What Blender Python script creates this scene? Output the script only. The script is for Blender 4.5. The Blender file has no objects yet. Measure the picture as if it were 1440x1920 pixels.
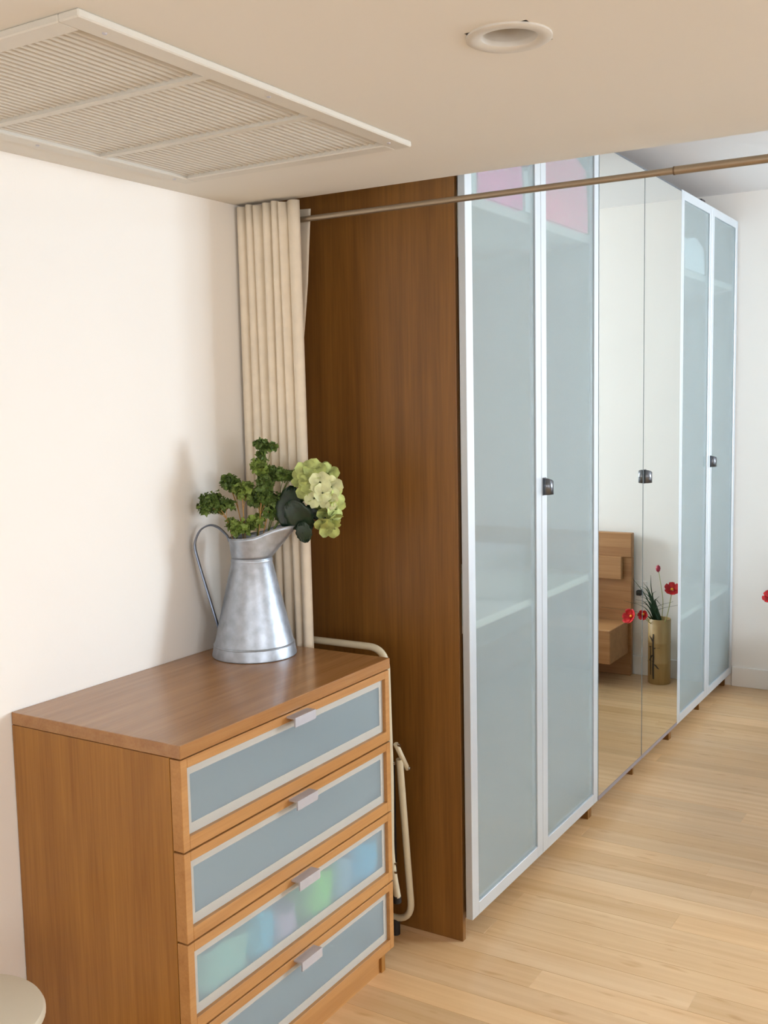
import bpy, bmesh, math, random
from mathutils import Vector, Matrix
random.seed(7)
S = bpy.context.scene
COL = S.collection

# ------------------------------------------------------------------ camera
CAM = Vector((1.8569, -2.4848, 1.5038))
YAW, PITCH, ROLL, FPX = .5483, -.1046, -.0197, 1970.09
Fv = Vector((-math.sin(YAW)*math.cos(PITCH), math.cos(YAW)*math.cos(PITCH), math.sin(PITCH)))
R0 = Vector((math.cos(YAW), math.sin(YAW), 0)); U0 = R0.cross(Fv)
Rv = R0*math.cos(ROLL) + U0*math.sin(ROLL); Uv = -R0*math.sin(ROLL) + U0*math.cos(ROLL)
cd = bpy.data.cameras.new('camera'); cam = bpy.data.objects.new('camera', cd); COL.objects.link(cam)
cd.sensor_fit = 'VERTICAL'; cd.sensor_height = 24.0; cd.lens = FPX/1920*24.0; cd.clip_start = .02
cam.matrix_world = Matrix(((Rv.x, Uv.x, -Fv.x, CAM.x), (Rv.y, Uv.y, -Fv.y, CAM.y), (Rv.z, Uv.z, -Fv.z, CAM.z), (0, 0, 0, 1)))
S.camera = cam

# ------------------------------------------------------------------ world, daylight, exposure
W = bpy.data.worlds.new('sky'); S.world = W; W.use_nodes = True
bg = W.node_tree.nodes['Background']; bg.inputs[0].default_value = (.72, .84, 1, 1); bg.inputs[1].default_value = 1.0
S.view_settings.view_transform = 'Standard'; S.view_settings.look = 'None'
S.view_settings.gamma = 1.0; S.view_settings.use_curve_mapping = False
S.view_settings.exposure = 0.38
try:
    S.cycles.max_bounces = 10; S.cycles.diffuse_bounces = 6; S.cycles.glossy_bounces = 5
    S.cycles.transmission_bounces = 8; S.cycles.transparent_max_bounces = 8
    S.cycles.caustics_reflective = False; S.cycles.sample_clamp_indirect = 6.0
except Exception: pass

# room numbers (metres): left wall x=0, wardrobe starts y=0, floor z=0
XR, YB, YF = 4.20, -4.20, 3.01
ZS, YS, ZC = 2.0424, -.1645, 2.50
# daylight windows: (axis, fixed coordinate, a0, a1, z0, z1)
WIN_R = (1.65, 2.85, .95, 2.30)       # right wall, beside the bed
WIN_N = (-3.3, -1.5, .85, 1.92)       # right wall, near part of the room
WIN_B = (1.2, 3.2, .85, 1.92)         # back wall
def window_light(name, loc, rot, sx, sy, power, col):
    l = bpy.data.lights.new(name, 'AREA'); l.shape = 'RECTANGLE'; l.size = sx; l.size_y = sy
    l.energy = power; l.color = col
    o = bpy.data.objects.new(name, l); COL.objects.link(o); o.location = loc; o.rotation_euler = rot
    return o
window_light('daylight_window', (XR+.16, sum(WIN_R[:2])/2, sum(WIN_R[2:])/2), (0, math.pi/2, 0), WIN_R[3]-WIN_R[2], WIN_R[1]-WIN_R[0], 180, (.80, .915, 1))
window_light('daylight_window', (XR+.16, sum(WIN_N[:2])/2, sum(WIN_N[2:])/2), (0, math.pi/2, 0), WIN_N[3]-WIN_N[2], WIN_N[1]-WIN_N[0], 38, (.95, .97, 1))
window_light('daylight_window', (sum(WIN_B[:2])/2, YB-.16, sum(WIN_B[2:])/2), (math.pi/2, 0, 0), WIN_B[1]-WIN_B[0], WIN_B[3]-WIN_B[2], 22, (1, .98, .95))

# ------------------------------------------------------------------ materials
MATS = {}
def sr(r, g, b):
    f = lambda c: (c/255/12.92) if c/255 <= .04045 else ((c/255+.055)/1.055)**2.4
    return (f(r), f(g), f(b), 1)
def mat(name):
    m = bpy.data.materials.new(name); m.use_nodes = True; MATS[name] = m
    return m, m.node_tree, m.node_tree.nodes['Principled BSDF']
def plain(name, col, rough=.5, metal=0, spec=.5, noise=0, nscale=8, bump=0, bscale=200):
    m, t, p = mat(name)
    p.inputs['Base Color'].default_value = col; p.inputs['Roughness'].default_value = rough
    p.inputs['Metallic'].default_value = metal; p.inputs['Specular IOR Level'].default_value = spec
    tc = t.nodes.new('ShaderNodeTexCoord')
    if noise:
        n = t.nodes.new('ShaderNodeTexNoise'); n.inputs['Scale'].default_value = nscale; n.inputs['Detail'].default_value = 4
        t.links.new(tc.outputs['Object'], n.inputs['Vector'])
        r = t.nodes.new('ShaderNodeValToRGB'); r.color_ramp.elements[0].position = .3; r.color_ramp.elements[1].position = .7
        r.color_ramp.elements[0].color = tuple(c*(1-noise) for c in col[:3])+(1,)
        r.color_ramp.elements[1].color = tuple(min(1, c*(1+noise)) for c in col[:3])+(1,)
        t.links.new(n.outputs['Fac'], r.inputs['Fac']); t.links.new(r.outputs['Color'], p.inputs['Base Color'])
    if bump:
        n = t.nodes.new('ShaderNodeTexNoise'); n.inputs['Scale'].default_value = bscale; n.inputs['Detail'].default_value = 3
        t.links.new(tc.outputs['Object'], n.inputs['Vector'])
        b = t.nodes.new('ShaderNodeBump'); b.inputs['Strength'].default_value = bump; b.inputs['Distance'].default_value = .002
        t.links.new(n.outputs['Fac'], b.inputs['Height']); t.links.new(b.outputs['Normal'], p.inputs['Normal'])
    return m
def wood(name, c_dark, c_light, axis='Z', rough=.35, across=26, spec=.5):
    m, t, p = mat(name)
    tc = t.nodes.new('ShaderNodeTexCoord'); mp = t.nodes.new('ShaderNodeMapping')
    sc = [across, across, across]; sc['XYZ'.index(axis)] = across*.035
    mp.inputs['Scale'].default_value = sc
    t.links.new(tc.outputs['Object'], mp.inputs['Vector'])
    n = t.nodes.new('ShaderNodeTexNoise'); n.inputs['Scale'].default_value = 1; n.inputs['Detail'].default_value = 6; n.inputs['Roughness'].default_value = .6; n.inputs['Distortion'].default_value = .6
    t.links.new(mp.outputs['Vector'], n.inputs['Vector'])
    mp2 = t.nodes.new('ShaderNodeMapping'); s2 = [across*8]*3; s2['XYZ'.index(axis)] = across*.25; mp2.inputs['Scale'].default_value = s2
    t.links.new(tc.outputs['Object'], mp2.inputs['Vector'])
    n2 = t.nodes.new('ShaderNodeTexNoise'); n2.inputs['Scale'].default_value = 1; n2.inputs['Detail'].default_value = 3
    t.links.new(mp2.outputs['Vector'], n2.inputs['Vector'])
    mx = t.nodes.new('ShaderNodeMix'); mx.data_type = 'FLOAT'; mx.inputs[0].default_value = .35
    t.links.new(n.outputs['Fac'], mx.inputs[2]); t.links.new(n2.outputs['Fac'], mx.inputs[3])
    r = t.nodes.new('ShaderNodeValToRGB'); r.color_ramp.elements[0].position = .32; r.color_ramp.elements[1].position = .66
    r.color_ramp.elements[0].color = c_dark; r.color_ramp.elements[1].color = c_light
    t.links.new(mx.outputs[0], r.inputs['Fac']); t.links.new(r.outputs['Color'], p.inputs['Base Color'])
    p.inputs['Roughness'].default_value = rough; p.inputs['Specular IOR Level'].default_value = spec
    return m
def frosted(name, col, trans, rough=.1, spec=.5, blur=.3):
    m, t, p = mat(name)
    p.inputs['Base Color'].default_value = col; p.inputs['Roughness'].default_value = rough; p.inputs['Specular IOR Level'].default_value = spec
    rf = t.nodes.new('ShaderNodeBsdfRefraction'); rf.inputs['Roughness'].default_value = blur; rf.inputs['IOR'].default_value = 1.25
    rf.inputs['Color'].default_value = (.92, .97, .98, 1)
    mx = t.nodes.new('ShaderNodeMixShader'); mx.inputs[0].default_value = trans
    out = t.nodes['Material Output']
    t.links.new(p.outputs[0], mx.inputs[1]); t.links.new(rf.outputs[0], mx.inputs[2]); t.links.new(mx.outputs[0], out.inputs['Surface'])
    return m

wall_m = plain('painted_wall', (.86, .835, .80, 1), .75, spec=.2, bump=.08, bscale=120)
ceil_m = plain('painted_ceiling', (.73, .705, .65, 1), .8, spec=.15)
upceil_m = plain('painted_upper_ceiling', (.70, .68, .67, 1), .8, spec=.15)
trim_m = plain('white_trim', (.84, .83, .81, 1), .4)
chest_v = wood('oak_vertical', sr(132, 84, 30), sr(166, 116, 50), 'Z', .38)
chest_h = wood('oak_along', sr(142, 96, 52), sr(168, 122, 76), 'Y', .22, spec=.8)  # chest top, its greyish sheen partly put into the colour
chest_f = wood('oak_front', sr(160, 110, 58), sr(182, 134, 80), 'Y', .38)
ward_w = wood('wardrobe_veneer', sr(106, 68, 24), sr(138, 94, 39), 'Z', .42, across=22)
ward_in = plain('wardrobe_inner', (.74, .74, .72, 1), .6)
bed_w = wood('bed_oak', sr(146, 100, 58), sr(176, 130, 84), 'X', .45)
alu = plain('brushed_aluminium', (.54, .58, .62, 1), .36, metal=.4)
chrome = plain('chrome', (.55, .57, .60, 1), .18, metal=1)
tab_m = plain('darkened_chrome', (.16, .17, .19, 1), .28, metal=.9)  # chrome tabs, with their dark reflections put into the base colour
handle_m = plain('satin_nickel', (.50, .50, .55, 1), .4, metal=.5)
pane_m = frosted('frosted_door_glass', (.56, .645, .66, 1), .64, .05, .95, .26)
dpane_m = frosted('frosted_drawer_glass', (.50, .615, .69, 1), .66, .16, .5, .30)
dborder_m = plain('lip_border', (.44, .435, .405, 1), .4)  # pale tone painted in for the frame lip reflecting behind the glass
door_dark = plain('door_edge', (.09, .10, .11, 1), .5)
strip_m = plain('door_strip', (.22, .19, .20, 1), .5)
mirror_m = plain('mirror_glass', (.86, .89, .87, 1), .004, metal=1)
curtain_m = plain('cream_cotton', (.83, .745, .615, 1), .9, spec=.1, noise=.04, nscale=30, bump=.15, bscale=900)
rod_m = plain('bronze_rod', (.36, .29, .21, 1), .38, metal=.75)
cream_m = plain('cream_enamel', (.58, .52, .38, 1), .35)
stool_m = plain('cream_plastic', (.56, .50, .39, 1), .4)
black_m = plain('black_rubber', (.012, .011, .011, 1), .6)
zinc_m = plain('galvanised_zinc', (.44, .49, .56, 1), .42, metal=.8, noise=.16, nscale=45)
zdark_m = plain('zinc_strap', (.21, .25, .33, 1), .4, metal=.8)
vent_m = plain('vent_enamel', (.64, .62, .565, 1), .5)
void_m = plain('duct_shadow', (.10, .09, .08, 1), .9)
light_m = plain('lamp_trim', (.62, .59, .535, 1), .45)
bulb_m = plain('bulb_glass', (.40, .36, .29, 1), .35)
linen_m = plain('white_linen', (.78, .80, .82, 1), .9, spec=.1, bump=.1, bscale=60)

def floor_material():
    m, t, p = mat('bamboo_plank')
    tc = t.nodes.new('ShaderNodeTexCoord'); oi = t.nodes.new('ShaderNodeObjectInfo')
    add = t.nodes.new('ShaderNodeVectorMath'); add.operation = 'ADD'
    mul = t.nodes.new('ShaderNodeVectorMath'); mul.operation = 'SCALE'; mul.inputs['Scale'].default_value = 37.0
    cmb = t.nodes.new('ShaderNodeCombineXYZ'); t.links.new(oi.outputs['Random'], cmb.inputs[0]); t.links.new(oi.outputs['Random'], cmb.inputs[1])
    t.links.new(cmb.outputs[0], mul.inputs[0]); t.links.new(tc.outputs['Object'], add.inputs[0]); t.links.new(mul.outputs[0], add.inputs[1])
    mp = t.nodes.new('ShaderNodeMapping'); mp.inputs['Scale'].default_value = (1.3, 34, 1); t.links.new(add.outputs[0], mp.inputs['Vector'])
    n = t.nodes.new('ShaderNodeTexNoise'); n.inputs['Scale'].default_value = 1; n.inputs['Detail'].default_value = 4; t.links.new(mp.outputs[0], n.inputs['Vector'])
    r = t.nodes.new('ShaderNodeValToRGB'); r.color_ramp.elements[0].position = .3; r.color_ramp.elements[1].position = .72
    r.color_ramp.elements[0].color = sr(208, 168, 120); r.color_ramp.elements[1].color = sr(224, 190, 146)
    t.links.new(n.outputs['Fac'], r.inputs['Fac'])
    # darker growth nodes of the bamboo strips
    mp2 = t.nodes.new('ShaderNodeMapping'); mp2.inputs['Scale'].default_value = (9, 34, 1); t.links.new(add.outputs[0], mp2.inputs['Vector'])
    v = t.nodes.new('ShaderNodeTexNoise'); v.inputs['Scale'].default_value = 1; v.inputs['Detail'].default_value = 1; t.links.new(mp2.outputs[0], v.inputs['Vector'])
    r2 = t.nodes.new('ShaderNodeValToRGB'); r2.color_ramp.elements[0].position = .24; r2.color_ramp.elements[1].position = .36
    r2.color_ramp.elements[0].color = (.86, .78, .68, 1); r2.color_ramp.elements[1].color = (1, 1, 1, 1)
    t.links.new(v.outputs['Fac'], r2.inputs['Fac'])
    m1 = t.nodes.new('ShaderNodeMix'); m1.data_type = 'RGBA'; m1.blend_type = 'MULTIPLY'; m1.inputs[0].default_value = 1
    t.links.new(r.outputs[0], m1.inputs[6]); t.links.new(r2.outputs[0], m1.inputs[7])
    m2 = t.nodes.new('ShaderNodeMix'); m2.data_type = 'RGBA'; m2.blend_type = 'MULTIPLY'; m2.inputs[0].default_value = 1
    t.links.new(m1.outputs[2], m2.inputs[6]); t.links.new(oi.outputs['Color'], m2.inputs[7])
    t.links.new(m2.outputs[2], p.inputs['Base Color'])
    p.inputs['Roughness'].default_value = .36; p.inputs['Specular IOR Level'].default_value = .6
    return m
plank_m = floor_material()

# ------------------------------------------------------------------ geometry helpers
def box(bm, x0, x1, y0, y1, z0, z1):
    v = [bm.verts.new(c) for c in ((x0,y0,z0),(x1,y0,z0),(x1,y1,z0),(x0,y1,z0),(x0,y0,z1),(x1,y0,z1),(x1,y1,z1),(x0,y1,z1))]
    for f in ((3,2,1,0),(4,5,6,7),(0,1,5,4),(1,2,6,5),(2,3,7,6),(3,0,4,7)): bm.faces.new([v[i] for i in f])
    return bm
def B(*a): return box(bmesh.new(), *a)
def bevel(bm, w, seg=2):
    bmesh.ops.bevel(bm, geom=bm.edges[:], offset=w, segments=seg, affect='EDGES', profile=.5)
    return bm
def frames_along(pts):
    out = []; n = len(pts); up = None
    for i, p in enumerate(pts):
        t = (pts[min(i+1, n-1)]-pts[max(i-1, 0)]).normalized()
        if up is None:
            a = Vector((0,0,1)) if abs(t.z) < .9 else Vector((1,0,0))
            up = (a - t*a.dot(t)).normalized()
        else:
            up = (up - t*up.dot(t)).normalized()
        out.append((p, up, t.cross(up)))
    return out
def tube(bm, pts, r, seg=10, cap=True):
    pts = [Vector(p) for p in pts]
    rr = r if isinstance(r, (list, tuple)) else [r]*len(pts)
    rings = []
    for (p, a, b), q in zip(frames_along(pts), rr):
        rings.append([bm.verts.new(p + a*(q*math.cos(k*2*math.pi/seg)) + b*(q*math.sin(k*2*math.pi/seg))) for k in range(seg)])
    for A, C_ in zip(rings, rings[1:]):
        for k in range(seg): bm.faces.new((A[k], A[(k+1)%seg], C_[(k+1)%seg], C_[k]))
    if cap:
        bm.faces.new(rings[0][::-1]); bm.faces.new(rings[-1])
    return bm
def smooth_path(pts, n=8):
    pts = [Vector(p) for p in pts]; out = []
    P = [pts[0]*2-pts[1]] + pts + [pts[-1]*2-pts[-2]]
    for i in range(1, len(P)-2):
        for k in range(n):
            t = k/n
            out.append(.5*((2*P[i]) + (P[i+1]-P[i-1])*t + (2*P[i-1]-5*P[i]+4*P[i+1]-P[i+2])*t*t + (3*P[i]-P[i-1]-3*P[i+1]+P[i+2])*t**3))
    return out + [pts[-1]]
def fillet_path(pts, r, n=6):
    pts = [Vector(p) for p in pts]; out = [pts[0]]
    for i in range(1, len(pts)-1):
        a = (pts[i-1]-pts[i]).normalized(); b = (pts[i+1]-pts[i]).normalized()
        p0 = pts[i]+a*r; p2 = pts[i]+b*r
        for k in range(n+1):
            t = k/n; out.append(p0*(1-t)**2 + pts[i]*2*t*(1-t) + p2*t*t)
    return out + [pts[-1]]
def lathe(bm, prof, c=(0,0,0), seg=48, close=False):
    rings = [[bm.verts.new((c[0]+r*math.cos(k*2*math.pi/seg), c[1]+r*math.sin(k*2*math.pi/seg), c[2]+z)) for k in range(seg)] for r, z in prof]
    for A, C_ in zip(rings, rings[1:]):
        for k in range(seg): bm.faces.new((A[k], A[(k+1)%seg], C_[(k+1)%seg], C_[k]))
    if close:
        bm.faces.new(rings[0][::-1]); bm.faces.new(rings[-1])
    return bm
def wloc(o):
    v = Vector((0,0,0))
    while o: v += o.location; o = o.parent
    return v
def props(o, label=None, cat=None, group=None, kind=None):
    for k, v in (('label', label), ('category', cat), ('group', group), ('kind', kind)):
        if v: o[k] = v
    return o
def mk(name, bm, m, parent=None, smooth=False, label=None, cat=None, group=None, kind=None, origin=None):
    """link one mesh object; vertices are given in world coordinates"""
    base = wloc(parent) if parent else Vector((0,0,0))
    org = Vector(origin) if origin is not None else base
    bmesh.ops.translate(bm, verts=bm.verts[:], vec=-org)
    bmesh.ops.recalc_face_normals(bm, faces=bm.faces[:])
    me = bpy.data.meshes.new(name); bm.to_mesh(me); bm.free()
    me.materials.append(m)
    if smooth:
        for p in me.polygons: p.use_smooth = True
        try: me.set_sharp_from_angle(angle=math.radians(40))
        except Exception: pass
    o = bpy.data.objects.new(name, me); COL.objects.link(o)
    o.parent = parent; o.location = org-base
    return props(o, label, cat, group, kind)
def empty(name, loc, label=None, cat=None, group=None):
    o = bpy.data.objects.new(name, None); COL.objects.link(o); o.location = loc; o.empty_display_size = .05
    return props(o, label, cat, group)
def solid(o, th, offset=0):
    md = o.modifiers.new('thickness', 'SOLIDIFY'); md.thickness = th; md.offset = offset
    return o
def share(name, me, loc, parent, color=None):
    o = bpy.data.objects.new(name, me); COL.objects.link(o); o.parent = parent
    o.location = Vector(loc) - (wloc(parent) if parent else Vector((0,0,0)))
    if color: o.color = color
    return o

# ------------------------------------------------------------------ the room
T = .12
def wall_with_windows(bm, axis, c0, c1, a0, a1, z0, z1, wins):
    """slab between c0..c1 on its thin axis, spanning a0..a1 with rectangular openings"""
    cuts = sorted(wins); cur = a0
    def add(p, q, r, s):
        if q-p < 1e-4 or s-r < 1e-4: return
        box(bm, c0, c1, p, q, r, s) if axis == 'x' else box(bm, p, q, c0, c1, r, s)
    for (p, q, r, s) in cuts:
        add(cur, p, z0, z1); add(p, q, z0, r); add(p, q, s, z1); cur = q
    add(cur, a1, z0, z1)
    return bm
mk('wall_left', B(-T, 0, YB-T, YF+T, -.05, ZC+.1), wall_m, kind='structure')
mk('wall_far', B(0, XR, YF, YF+T, -.05, ZC+.1), wall_m, kind='structure')
wr = mk('wall_right', wall_with_windows(bmesh.new(), 'x', XR, XR+T, YB-T, YF+T, -.05, ZC+.1, [WIN_R, WIN_N]), wall_m, kind='structure')
wb = mk('wall_back', wall_with_windows(bmesh.new(), 'y', YB-T, YB, 0, XR, -.05, ZC+.1, [WIN_B]), wall_m, kind='structure')
mk('ceiling', B(0, XR, YS, YF, ZC, ZC+.1), upceil_m, kind='structure')
# the dropped ceiling over the near part of the room, with an opening for the return grille and the downlight can
VX0, VX1, VY0, VY1 = .118, .742, -1.427, -.520
LX, LY, LR = 1.176, -.985, .064
def soffit():
    bm = bmesh.new(); z0, z1 = ZS, ZC+.1
    f = .03
    box(bm, 0, VX0+f, YB, YS, z0, z1); box(bm, VX1-f, LX-.05, YB, YS, z0, z1)
    box(bm, VX0+f, VX1-f, YB, VY0+f, z0, z1); box(bm, VX0+f, VX1-f, VY1-f, YS, z0, z1); box(bm, VX0+f, VX1-f, VY0+f, VY1-f, z0+.25, z1)
    box(bm, LX+.05, XR, YB, YS, z0, z1); box(bm, LX-.05, LX+.05, YB, LY-.05, z0, z1); box(bm, LX-.05, LX+.05, LY+.05, YS, z0, z1)
    box(bm, LX-.05, LX+.05, LY-.05, LY+.05, z0+.14, z1)
    return bm
mk('ceiling_soffit', soffit(), ceil_m, kind='structure')
mk('baseboard_far', bevel(B(.602, XR, YF-.013, YF, 0, .103), .003), trim_m, kind='structure')
mk('baseboard_right', bevel(B(XR-.013, XR, YB, YF-.013, 0, .103), .003), trim_m, kind='structure')
mk('baseboard_back', bevel(B(0, XR-.013, YB, YB+.013, 0, .103), .003), trim_m, kind='structure')

# windows out of view (the daylight comes through them)
def glass_material():
    m, t, p = mat('window_glass'); out = t.nodes['Material Output']
    tr = t.nodes.new('ShaderNodeBsdfTransparent'); gl = t.nodes.new('ShaderNodeBsdfGlossy'); gl.inputs['Roughness'].default_value = .02
    mx = t.nodes.new('ShaderNodeMixShader'); mx.inputs[0].default_value = .05
    t.links.new(tr.outputs[0], mx.inputs[1]); t.links.new(gl.outputs[0], mx.inputs[2]); t.links.new(mx.outputs[0], out.inputs['Surface'])
    return m
glass_m = glass_material()
for i, (ax, c, w) in enumerate((('x', XR, WIN_R), ('x', XR, WIN_N), ('y', YB, WIN_B))):
    a0, a1, z0, z1 = w; am = (a0+a1)/2; f = .05
    def bb(bm, p, q, r, s, d0, d1):
        return box(bm, c+d0, c+d1, p, q, r, s) if ax == 'x' else box(bm, p, q, c-d1, c-d0, r, s)
    fr = bmesh.new()
    bb(fr, a0, a0+f, z0, z1, .03, .09); bb(fr, a1-f, a1, z0, z1, .03, .09); bb(fr, am-f/2, am+f/2, z0, z1, .03, .09)
    for p, q in ((a0+f, am-f/2), (am+f/2, a1-f)):
        bb(fr, p, q, z0, z0+f, .03, .09); bb(fr, p, q, z1-f, z1, .03, .09)
    wo = mk('window_%d' % (i+1), fr, trim_m, kind='structure')
    for p, q in ((a0+f, am-f/2), (am+f/2, a1-f)):
        mk('pane', bb(bmesh.new(), p, q, z0+f, z1-f, .055, .060), glass_m, wo)
    mk('window_sill', bb(bmesh.new(), a0-.03, a1+.03, z0-.03, z0, -.06, .03), trim_m, wo)

# floor of bamboo planks running across the room
fl = mk('floor', B(0, XR, YB, YF, -.05, -.012), plain('subfloor', (.30, .21, .12, 1), .8), kind='structure')
PW, PL = .0955, 1.83
def plank_mesh(L):
    bm = B(0, L, 0, PW-.0006, -.012, 0); bevel(bm, .0005, 1)
    me = bpy.data.meshes.new('plank'); bm.to_mesh(me); bm.free(); me.materials.append(plank_m); return me
cache = {}
y = -.1225 - PW*43
rnd = random.Random(21); row = 0
while y < YF:
    L0 = (.82 if abs(y+.1225) < .01 else round(rnd.uniform(.25, 1.8)/.15)*.15); x = 0.0; first = True
    while x < XR-.01:
        L = min(L0 if first else PL, XR-x); k = round(L, 3); first = False
        if k not in cache: cache[k] = plank_mesh(k)
        if y > YB-.05 and y+PW < YF+.05:
            v = rnd.uniform(-1, 1); b = 1+.10*v; wv = .05*rnd.uniform(-1, 1)-.05*min(0, v)
            if abs(y+.1225) < .01 and x > .5: b, wv = 1.11, -.02
            share('plank', cache[k], (x, y, 0), fl, (b*(1+wv*.5), b, b*(1-wv), 1))
        x += L
    y += PW; row += 1

# ------------------------------------------------------------------ wardrobes
XD = .6008; DT = .021; ZD0, ZD1 = .0693, 2.3583; XFp = .570
HZ = (1.236, 1.196, 1.196)
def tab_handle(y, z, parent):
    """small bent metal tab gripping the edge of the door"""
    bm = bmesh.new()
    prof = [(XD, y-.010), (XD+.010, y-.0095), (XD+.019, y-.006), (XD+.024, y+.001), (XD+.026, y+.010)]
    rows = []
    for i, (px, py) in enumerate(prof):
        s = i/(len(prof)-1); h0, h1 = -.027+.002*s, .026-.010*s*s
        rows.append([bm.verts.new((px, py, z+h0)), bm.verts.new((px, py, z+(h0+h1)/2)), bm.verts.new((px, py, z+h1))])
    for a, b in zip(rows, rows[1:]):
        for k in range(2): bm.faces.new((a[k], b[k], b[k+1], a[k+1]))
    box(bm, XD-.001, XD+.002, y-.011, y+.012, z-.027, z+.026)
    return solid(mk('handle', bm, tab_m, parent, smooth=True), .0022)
def frame_door(y0, y1, parent):
    g = .0014; y0 += g; y1 -= g; st = .040; ra = .037
    bm = bmesh.new(); a, b = XD-DT, XD
    box(bm, a, b, y0, y0+st, ZD0, ZD1); box(bm, a, b, y1-st, y1, ZD0, ZD1)
    box(bm, a, b, y0+st, y1-st, ZD0, ZD0+ra); box(bm, a, b, y0+st, y1-st, ZD1-ra, ZD1)
    bevel(bm, .0012, 1)
    d = mk('door', bm, alu, parent)
    mk('pane', B(XD-.010, XD-.005, y0+st-.004, y1-st+.004, ZD0+ra-.004, ZD1-ra+.004), pane_m, d, label='frosted glass pane')
    return d
def mirror_door(y0, y1, parent):
    g = .0012; y0 += g; y1 -= g
    d = mk('door', bevel(B(XD-DT, XD-.004, y0, y1, ZD0, ZD1), .001, 1), door_dark, parent)
    mk('pane', B(XD-.004, XD, y0+.003, y1-.003, ZD0+.014, ZD1-.010), mirror_m, d, label='mirror glass')
    mk('edge_strip', B(XD-.004, XD+.001, y0, y1, ZD0, ZD0+.014), strip_m, d)
    return d
WL = ('tall wood-effect wardrobe with frosted glass doors, nearest of the row, beside the cream curtain',
      'tall wardrobe with two mirror doors in the middle of the row',
      'tall wardrobe with frosted glass doors against the far white wall')
for u in range(3):
    y0 = u*1.0; y1 = y0+1.0 - (0 if u < 2 else .003)
    w = empty('wardrobe', (.29, y0+.5, 0), WL[u], 'wardrobe', 'row of three wardrobes')
    for (p, q) in ((y0+.0005, y0+.018), (y1-.018, y1-.0005)):
        mk('side_panel', bevel(B(.004, XFp, p, q, 0, 2.354), .0008, 1), ward_w, w)
    mk('back_panel', B(.004, .010, y0+.018, y1-.018, .06, 2.354), ward_in, w)
    mk('bottom_panel', B(.010, XFp, y0+.018, y1-.018, .062, .080), ward_w, w)
    mk('top_panel', B(.010, XFp, y0+.018, y1-.018, 2.336, 2.354), ward_w, w)
    mk('plinth', B(.500, .512, y0+.018, y1-.018, 0, .062), ward_w, w)
    if u != 0: mk('foot', B(.530, .566, y0+.493, y0+.508, 0, .062), ward_w, w)
    mk('shelf', B(.010, .570, y0+.018, y1-.018, 2.020, 2.048), plain('shelf_white_%s' % 'abc'[u], (.72, .68, .60, 1), .5), w)
    if u != 1:
        zl = (.872, None, .508)[u]
        mk('shelf', B(.010, .5745, y0+.019, y1-.019, zl, zl+.022), plain('shelf_cream_%s' % 'abc'[u], (.86, .80, .66, 1), .5), w)
    if u == 1:
        d1 = mirror_door(y0, y0+.5, w); d2 = mirror_door(y0+.5, y0+1.0, w)
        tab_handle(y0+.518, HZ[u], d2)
    else:
        d1 = frame_door(y0, y0+.5, w); d2 = frame_door(y0+.5, y0+1.0, w)
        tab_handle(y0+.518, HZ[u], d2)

# bundles on the top shelves, seen through the frosted glass
def bundle(name, y0, y1, h, m, label, dx=0.0, skew=.0):
    bm = bmesh.new(); x0, x1, z0 = .22, .5845-dx, 2.048
    box(bm, x0, x1, y0, y1, z0, z0+h)
    bmesh.ops.subdivide_edges(bm, edges=bm.edges[:], cuts=5, use_grid_fill=True)
    for v in bm.verts:
        a = (v.co.y-y0)/(y1-y0); t = (v.co.z-z0)/h
        v.co.z = z0 + t*h*(.88+.12*math.sin(math.pi*min(1, max(0, a+skew)))**.6)
        v.co.z += t*.010*math.sin(9*a+5*v.co.x*3)
        v.co.x -= t*t*.008
    return mk(name, bm, m, None, True, label, 'fabric', 'folded things on the wardrobe shelves', origin=((x0+x1)/2, (y0+y1)/2, z0))
pink_m = plain('pink_fabric', (.92, .05, .36, 1), .8, noise=.1)
rose_m = plain('rose_fabric', (.90, .12, .24, 1), .8, noise=.1)
whitef_m = plain('white_fabric', (.85, .86, .86, 1), .8)
bundle('folded_blanket', .11, .40, .23, pink_m, 'bright pink folded blanket behind the nearest frosted door, on its top shelf')
bundle('folded_blanket', .52, .93, .24, rose_m, 'rose folded blanket behind the second frosted door, on its top shelf')
bundle('folded_towel', .42, .505, .13, whitef_m, 'small white folded towel between the pink and the rose blanket')
bundle('folded_towel', .035, .10, .15, whitef_m, 'white folded towel at the near end of the top shelf, before the pink blanket')
bundle('folded_towel', 2.10, 2.42, .14, whitef_m, 'white folded towel on the top shelf of the far wardrobe')
mk('trinket_box', bevel(B(.500, .560, 2.47, 2.53, 2.354, 2.396), .004), plain('dark_lacquer', (.03, .02, .025, 1), .4), None, label='small dark box lying on top of the far wardrobe', cat='box', origin=(.53, 2.5, 2.354))

# ------------------------------------------------------------------ chest of drawers
CX, CY0, CY1, CZ = .4857, -1.0143, -.2270, .8504
DZ = [.8219, .6322, .4452, .2555, .0718]
ch = empty('chest_of_drawers', (CX/2, (CY0+CY1)/2, 0), 'oak-effect chest of four drawers with frosted fronts, against the left wall', 'chest')
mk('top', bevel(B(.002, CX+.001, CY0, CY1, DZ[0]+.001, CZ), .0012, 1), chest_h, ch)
for p, q in ((CY0, CY0+.018), (CY1-.022, CY1-.004)):
    mk('side_panel', bevel(B(.002, CX-.029, p, q, 0, DZ[0]), .0008, 1), chest_v, ch)
mk('back_panel', B(.002, .008, CY0+.018, CY1-.022, .06, DZ[0]), chest_v, ch)
mk('plinth', B(CX-.052, CX-.036, CY0+.018, CY1-.022, 0, .0705), chest_f, ch)
mk('bottom_panel', B(.008, CX-.036, CY0+.018, CY1-.022, .0705, .085), chest_v, ch)
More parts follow.
